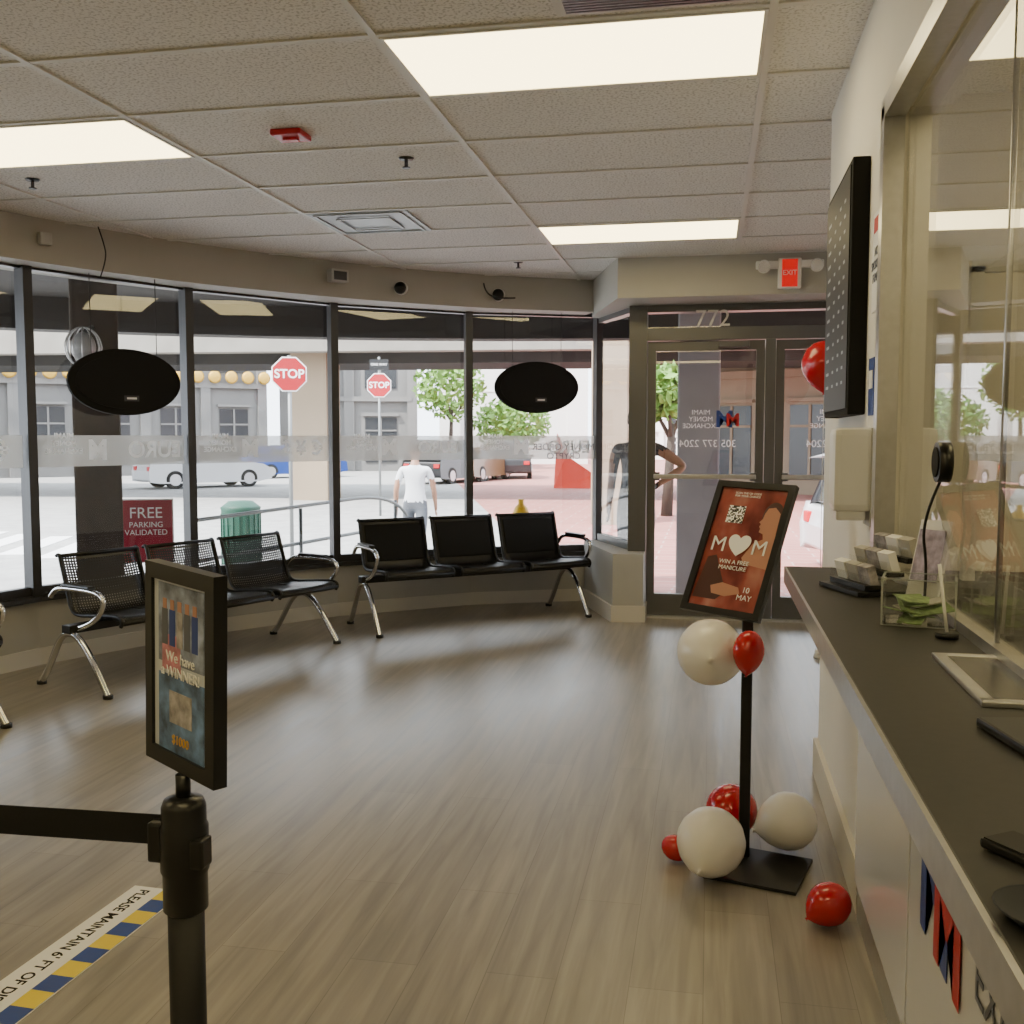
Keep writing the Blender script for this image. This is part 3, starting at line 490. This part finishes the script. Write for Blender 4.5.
g=grp("caged_wall_lamp",(-4.62,6.98,2.02));sphere("globe",(0,0,0),(.09,.09,.11),P("lamp_glass",(.3,.3,.3),.3),g)
for i in range(6):
    a=i*math.pi/6;tube("cage_wire",[(.13*math.cos(a)*math.cos(t),.13*math.sin(a)*math.cos(t),.15*math.sin(t)) for t in [j*math.pi/8 for j in range(17)]],.005,M['salu'],g)
cyl("bracket",(0,0,.1),(0,.12,.16),.02,M['alu'],g)
def at(u,d): r=(u-512)/1024;return d*(.98173*r-.19027),d*(.19027*r+.98173)
g=grp("elevated_guideway")
prism("deck",[(-40,24),(12,29),(12,37),(-40,32)],4.4,5.8,M['conc'],g);prism("girder",[(-40,26),(12,31),(12,34),(-40,29)],3.5,4.4,M['dconc'],g);prism("edge_beam",[(-40,24),(12,29),(12,29.6),(-40,24.6)],3.7,4.4,M['conc'],g)
for cx,cy,w in((-11.5,28.8,1.1),(-2.10,21.9,.75),(-27,28.5,1.3),(4.6,31.5,1.3)):
    prism("pier",[(cx-w/2,cy-w/2),(cx+w/2,cy-w/2),(cx+w/2,cy+w/2),(cx-w/2,cy+w/2)],-.5,4.4,M['concw'],g)
def building(name,p0,p1,h,depth,mat,floors,bays,winmat=None,z0=-.5):
    p0=Vector(p0);p1=Vector(p1);t=(p1-p0);L=t.length;g=grp(name,(p0.x,p0.y,z0),math.atan2(t.y,t.x))
    box("mass",(L/2,depth/2,h/2),(L,depth,h),mat,g)
    fh=h/floors;bw=L/bays
    for f in range(floors):
        box("cornice",(L/2,-.12,fh*(f+1)-.1),(L,.3,.25),mat,g)
        for k in range(bays):
            box("window_pane",(bw*(k+.5),-.02,fh*f+fh*.42),(bw*.50,.08,fh*.60),winmat or M['dkwin'],g);box("window_head",(bw*(k+.5),-.1,fh*f+fh*.76),(bw*.58,.2,.12),mat,g)
            box("window_mullion",(bw*(k+.5),-.07,fh*f+fh*.42),(.08,.08,fh*.60),mat,g);box("window_transom",(bw*(k+.5),-.07,fh*f+fh*.55),(bw*.5,.08,.08),mat,g)
    for k in range(bays+1): box("pilaster",(bw*k,-.12,h/2),(bw*.16,.24,h),mat,g)
    return g
g=building("office_building",(-52,22),(-22.5,49),13.5,10,M['greyb'],3,14)
for k in range(42): lathe("gold_medallion",[(0,.05),(.22,.05),(.32,0),(0,0)],M['gold'],g,loc=(6+.83*k,-.45,4.80),rot=(math.radians(90),0,0),seg=14)
building("corner_building",(-22.5,52),(-16,54),12,8,M['greyb'],3,2)
building("white_building",(-17.5,68),(-9,70),9,8,M['whiteb'],1,1,M['whiteb'])
building("shop_building",(-.5,36),(14,28),8,8,M['concw'],2,6)
building("distant_building",(-9,85),(6,85),5,8,M['whiteb'],2,6)
def tree(x,y,h,r,n=900):
    g=grp("street_tree",(x,y,-.5));cyl("trunk",(0,0,0),(.1,0,h*.6),.14,M['bark'],g,r2=.08)
    for i in range(4): a=i*1.6;cyl("branch",(.08,0,h*.5),(math.cos(a)*r*.6,math.sin(a)*r*.6,h*.75),.06,M['bark'],g,r2=.02)
    vs=[];fs=[]
    for i in range(n):
        v=Vector((random.gauss(0,1),random.gauss(0,1),random.gauss(0,1))).normalized()*r*random.uniform(.5,1);c=Vector((v.x,v.y,h*.8+v.z*.9));s=.2
        a=Vector((random.uniform(-1,1),random.uniform(-1,1),random.uniform(-1,1))).normalized();b=a.orthogonal().normalized();k=len(vs)
        vs+=[c-a*s,c-b*s*.5,c+a*s,c+b*s*.5];fs.append([k,k+1,k+2,k+3])
    mesh("foliage",vs,fs,M['leaf'],g)
for u,d,h,r in((450,52,5.4,1.9),(522,60,3.6,1.8),(667,24,3.6,.7),(500,66,3.4,1.8)): x,y=at(u,d);tree(x,y,h,r)
def car(name,x,y,rz,mat,suv=False,z=-.5):
    g=grp(name,(x,y,z),rz);hh=1.68 if suv else 1.42;L=2.25
    def ext(nm,pts,w0,w1,mat):
        zt=max(p[1] for p in pts);zb=min(p[1] for p in pts);n=len(pts);vs=[]
        for s in(-1,1):
            for X,Zv in pts: w=w0+(w1-w0)*(Zv-zb)/(zt-zb);vs.append((X,s*w/2,Zv))
        fs=[list(range(n)),list(range(n,2*n))[::-1]]+[[i,(i+1)%n,(i+1)%n+n,i+n] for i in range(n)]
        o=mesh(nm,vs,fs,mat,g);m=o.modifiers.new("b",'BEVEL');m.width=.05;m.segments=3;m.limit_method='ANGLE';return o
    ext("body",[(-L,.30),(-L-.02,.62),(-L+.05,.88),(-1.2,.95),(1.1,.93),(2.0,.80),(L,.66),(L+.03,.34),(1.8,.25),(-1.9,.25)],1.80,1.72,mat)
    ext("greenhouse",[(-L+.12 if suv else -1.6,.92),(-L+.35 if suv else -1.05,hh-.06),(-1.6 if suv else -.8,hh),(.2,hh),(.45,hh-.05),(1.15,.92)],1.66,1.25,M['dkwin'])
    ext("roof",[(-L+.32 if suv else -1.0,hh-.08),(-1.6 if suv else -.8,hh+.015),(.2,hh+.015),(.5,hh-.08)],1.34,1.26,mat)
    for px_ in (-.45,-1.35): box("pillar",(px_,0,(.92+hh)/2),(.08,1.5,hh-.92),mat,g)
    for X in(-1.38,1.42):
        for s in(-1,1):
            cyl("tyre",(X,s*.70,.32),(X,s*.90,.32),.33,M['tyre'],g,seg=28);cyl("wheel_rim",(X,s*.89,.32),(X,s*.915,.32),.21,M['salu'],g,seg=16)
    for s in(-1,1): box("headlamp",(L-.03,s*.65,.66),(.12,.32,.13),M['chrome'],g,bev=.02);box("tail_lamp",(-L,s*.68,.72),(.08,.25,.16),M['red'],g,bev=.02);box("mirror",(.75,s*.93,.98),(.12,.14,.12),mat,g,bev=.02)
x,y=at(203,38);car("parked_suv",x,y,R(50),M['carw'],True)
x,y=at(293,47);car("parked_car",x,y,R(45),M['carb'])
x,y=at(450,42);car("parked_car",x,y,R(75),M['cark'],True);x,y=at(512,47);car("parked_car",x,y,R(100),M['cark'],True);x,y=at(476,44);car("parked_car",x,y,R(80),M['caro'])
car("parked_car",3.7,14.8,R(8),M['carw'],True)
def octo(name,x,y,zc,r,zg,rz,street=False):
    g=grp(name,(x,y,0),rz);cyl("pole",(0,.03,zg),(0,.03,zc+r*(2.2 if street else 1)),.03,M['pole'],g,seg=10)
    k=8;p=[(r*math.cos(math.pi/8+i*math.pi/4),r*math.sin(math.pi/8+i*math.pi/4)) for i in range(k)]
    for nm,s,y0,y1,m in(("white_rim",1,-.01,.0,M['paper']),("red_face",.93,-.016,-.01,M['stop'])):
        vs=[(a*s,yy,zc+b*s) for yy in(y0,y1) for a,b in p];mesh(nm,vs,[list(range(k)),list(range(k,2*k))[::-1]]+[[i,(i+1)%k,(i+1)%k+k,i+k] for i in range(k)],m,g)
    txt("stop_text","STOP",r*.66,(0,-.02,zc),(1,0,0),(0,0,1),M['paper'],g,bold=.004)
    if street: box("one_way_plate",(0,0,zc+r*1.6),(.44,.02,.24),M['black'],g);txt("one_way_text","ONE WAY",.08,(0,-.012,zc+r*1.6),(1,0,0),(0,0,1),M['paper'],g)
octo("stop_sign",-6.03,14.10,2.26,.27,-.5,R(21));octo("stop_sign",-7.60,22.96,2.55,.30,-.5,R(15),True)
x,y=at(240,12.8);g=grp("litter_bin",(x,y,-.48));g.scale=(1,1,1.12);lathe("drum",[(0,0),(.2,0),(.23,.05),(.24,.82),(.25,.85),(.22,.87),(.15,.92),(0,.93)],M['green'],g)
for i in range(20): a=i*math.pi/10;box("slat",(.243*math.cos(a),.243*math.sin(a),.42),(.012,.03,.72),M['green'],g,rot=(0,0,a))
x,y=at(145,8.6);g=grp("parking_banner_sign",(x,y,0),R(25));bred=P("banner_crimson",(.30,.01,.03),.5);box("panel",(0,0,.56),(.42,.03,.52),bred,g);box("border",(0,.004,.56),(.44,.03,.54),M['paper'],g);txt("text_a","FREE",.13,(0,-.018,.71),(1,0,0),(0,0,1),M['paper'],g);txt("text_b","PARKING\nVALIDATED",.065,(0,-.018,.58),(1,0,0),(0,0,1),M['paper'],g)
for s in(-1,1): cyl("leg",(s*.2,0,-.1),(s*.2,0,.32),.012,M['alu'],g)
x,y=at(521,10.4);g=grp("fire_hydrant",(x,y,-.18));lathe("barrel",[(0,0),(.14,0),(.14,.04),(.095,.06),(.09,.55),(.12,.56),(.12,.60),(.11,.62),(.10,.72),(.06,.82),(.03,.85),(.03,.90),(0,.90)],M['hyd'],g)
for v in((1,0),(-1,0),(0,-1)): cyl("nozzle",(0,0,.48),(v[0]*.15,v[1]*.15,.48),.05,M['hyd'],g);cyl("nozzle_cap",(v[0]*.15,v[1]*.15,.48),(v[0]*.17,v[1]*.17,.48),.06,M['hyd'],g,seg=6)
g=grp("handrail")
A=at(190,8.9);B=at(300,9.9);D=at(395,11.2)
for zz in(.42,.78): tube("rail",[(A[0],A[1],zz-.16),(B[0],B[1],zz-.10),(D[0],D[1],zz-.04),(D[0]+.1,D[1]+.1,zz-.3)],.018,M['pole'],g)
for p in(A,B,D): cyl("post",(p[0],p[1],-.45),(p[0],p[1],.66),.018,M['pole'],g,seg=10)
x,y=at(577,37);g=grp("red_sculpture",(x,y,-.5));mesh("fin",[(-.85,0,0),(.65,0,0),(.30,.6,0),(-.75,.1,2.0),(-.40,0,1.2),(.60,.2,.5)],[[0,4,3],[0,1,5,4],[1,2,5],[2,3,4,5],[0,3,2],[0,2,1]],M['sculpt'],g)
g=grp("crosswalk")
for i in range(10):
    xx,yy=-9.5-1.0*i*.9,15+1.0*i*.3;box("stripe_%d"%i,(xx,yy,-.494),(.4,3.0,.01),M['rline'],g,rot=(0,0,R(20)))
g=grp("concrete_column",(-.12,10.2,0));box("shaft",(0,0,1.2),(.40,.40,3.1),P("grey_column",(.30,.30,.31),.8,noise=.1,nscale=3),g,bev=.02)
# ---------------------------------------------------------------- people
def person(name,loc,rz,arms,stride,mats,hairlen=0,sc=1.0,sleeve=.5):
    g=grp(name,loc,rz);g.scale=(sc,sc,sc)
    J=[];E=[];Rr=[]
    def j(co,r,par=None):
        J.append(co);Rr.append(r if hasattr(r,'__len__') else (r,r));i=len(J)-1
        if par is not None:E.append((par,i))
        return i
    pel=j((0,0,.96),(.155,.115));sp=j((0,.0,1.12),(.135,.10),pel);ch=j((0,-.005,1.30),(.165,.115),sp);nb=j((0,-.005,1.45),(.085,.075),ch);nk=j((0,.01,1.53),.052,nb);j((0,.02,1.58),.055,nk)
    for s,k in((-1,0),(1,1)):
        hp=j((s*.09,0,.88),.098,pel);dy=stride[k]
        th=j((s*.10,dy*.3,.68),.08,hp);kn=j((s*.10,dy*.55+.02,.49),.058,th);cf=j((s*.10,dy*.75-.01,.33),.056,kn);an=j((s*.10,dy-.01,.085),.036,cf);hl=j((s*.10,dy+.04,.045),.038,an);j((s*.11,dy+.17,.03),.030,hl)
        sh=j((s*.175,0,1.41),.066,ch);el,wr,ha=arms[k];mid=tuple((a+b)/2 for a,b in zip((s*.19,0,1.41),el));m1=j(mid,.050,sh);e=j(el,.040,m1);mf=j(tuple(a*.55+b*.45 for a,b in zip(el,wr)),.038,e);w=j(wr,.026,mf)
        hd=Vector(ha);wv=Vector(wr);d=(hd-wv).normalized();pa=j(tuple(wv+d*.05),(.032,.018),w)
        side=d.cross(Vector((0,1,0)));side=side.normalized() if side.length>.1 else d.orthogonal().normalized()
        fw=side.cross(d).normalized()
        for q,(o_,ln) in enumerate(((-.026,.065),(-.009,.078),(.008,.074),(.025,.058))):
            b0=j(tuple(wv+d*.095+fw*o_),.010,pa);b1=j(tuple(wv+d*(.095+ln*.6)+fw*o_+side*(-s)*.004),.0085,b0);j(tuple(wv+d*(.095+ln)+fw*o_+side*(s)*.016),.007,b1)
        t0=j(tuple(wv+d*.045+fw*.036),.011,pa);j(tuple(wv+d*.085+fw*.056),.009,t0)
    me=bpy.data.meshes.new("body_surface");me.from_pydata(J,E,[]);o=bpy.data.objects.new("body_surface",me);C.objects.link(o);bpy.context.view_layer.objects.active=o
    sk=o.modifiers.new("skin",'SKIN');sk.use_smooth_shade=True
    for i,v in enumerate(me.skin_vertices[0].data): v.radius=Rr[i];v.use_root=(i==0)
    sb=o.modifiers.new("sub",'SUBSURF');sb.levels=2;sb.render_levels=2
    bpy.context.view_layer.update();dg=bpy.context.evaluated_depsgraph_get();m2=bpy.data.meshes.new_from_object(o.evaluated_get(dg));bpy.data.objects.remove(o)
    m2.materials.clear()
    for m_ in mats: m2.materials.append(m_)
    o=bpy.data.objects.new("body_surface",m2);C.objects.link(o);o.parent=g
    for p in m2.polygons:
        p.use_smooth=True;x,y,z=p.center
        if z<.10:i=3
        elif z<.98 and abs(x)<.215:i=2
        elif z>1.475:i=0
        elif abs(x)>.20:
            s=0 if x<0 else 1;ez=1.41+(arms[s][0][2]-1.41)*sleeve;i=1 if z>ez and abs(x)<max(.2,abs(arms[s][0][0]))+.05 else 0
        else:i=1
        p.material_index=i
    h=sphere("head",(0,.025,1.655),(.074,.094,.115),mats[0],g,seg=28)
    for v in h.data.vertices:
        c=v.co
        if c.z<0: c.x*=1+.25*c.z;c.y*=1+.12*c.z
        if c.y>.8 and -.35<c.z<.1 and abs(c.x)<.18: c.y+=.16*(1-abs(c.x)/.18)
        if c.y>.7 and .1<c.z<.3 and .2<abs(c.x)<.5: c.y-=.06
    for s in(-1,1): sphere("ear",(s*.075,.015,1.65),(.012,.022,.032),mats[0],g,seg=12);sphere("eye",(s*.028,.105,1.668),(.012,.008,.008),M['paper'],g,seg=10);sphere("iris",(s*.028,.112,1.668),(.005,.003,.005),M['hair'],g,seg=8)
    sphere("mouth",(0,.108,1.598),(.024,.008,.007),M['red'],g,seg=10)
    hr=sphere("hair",(0,.008,1.685),(.082,.098,.098),M['hair'],g,seg=28)
    for v in hr.data.vertices:
        if v.co.y>.35 and v.co.z<.45: v.co.y=.35
        if v.co.z<-.3 and not hairlen: v.co.z=-.3-(.3+v.co.z)*.3
        if hairlen and v.co.z<-.1: v.co.z*=1+hairlen
    return g
x,y=at(415,14);person("pedestrian",(x,y,-.5),R(8),[((-.25,-.06,1.14),(-.27,.03,.90),(-.27,.07,.80)),((.25,.05,1.14),(.26,.16,.92),(.26,.20,.82))],(.22,-.22),[M['skin'],M['wshirt'],M['jean'],M['shoe']])
person("standing_person",(-.64,9.05,-.11),R(180),[((-.43,-.06,1.24),(-.20,.06,1.08),(-.14,.10,1.03)),((.22,-.02,1.13),(.24,.06,.90),(.24,.10,.81))],(.0,.04),[M['skin'],M['top'],M['jean'],M['shoe']],hairlen=.8,sc=.97,sleeve=.12)
# ---------------------------------------------------------------- light, world, camera
sun=bpy.data.lights.new("sun",'SUN');sun.energy=17;sun.angle=.01;sun.color=(1,.95,.88);so=bpy.data.objects.new("sun",sun);C.objects.link(so);so.rotation_euler=(math.radians(38),math.radians(-12),math.radians(-25))
w=bpy.data.worlds.new("sky");SC.world=w;w.use_nodes=True;nt=w.node_tree;bg=nt.nodes["Background"];bg.inputs[0].default_value=(.83,.91,1,1);bg.inputs[1].default_value=7.5
cam=bpy.data.cameras.new("camera");cam.lens=36;cam.sensor_width=36;cam.clip_end=400;co=bpy.data.objects.new("camera",cam);C.objects.link(co)
co.location=(0,0,1.35);co.rotation_euler=(math.pi/2-.07311,0,.19144);SC.camera=co
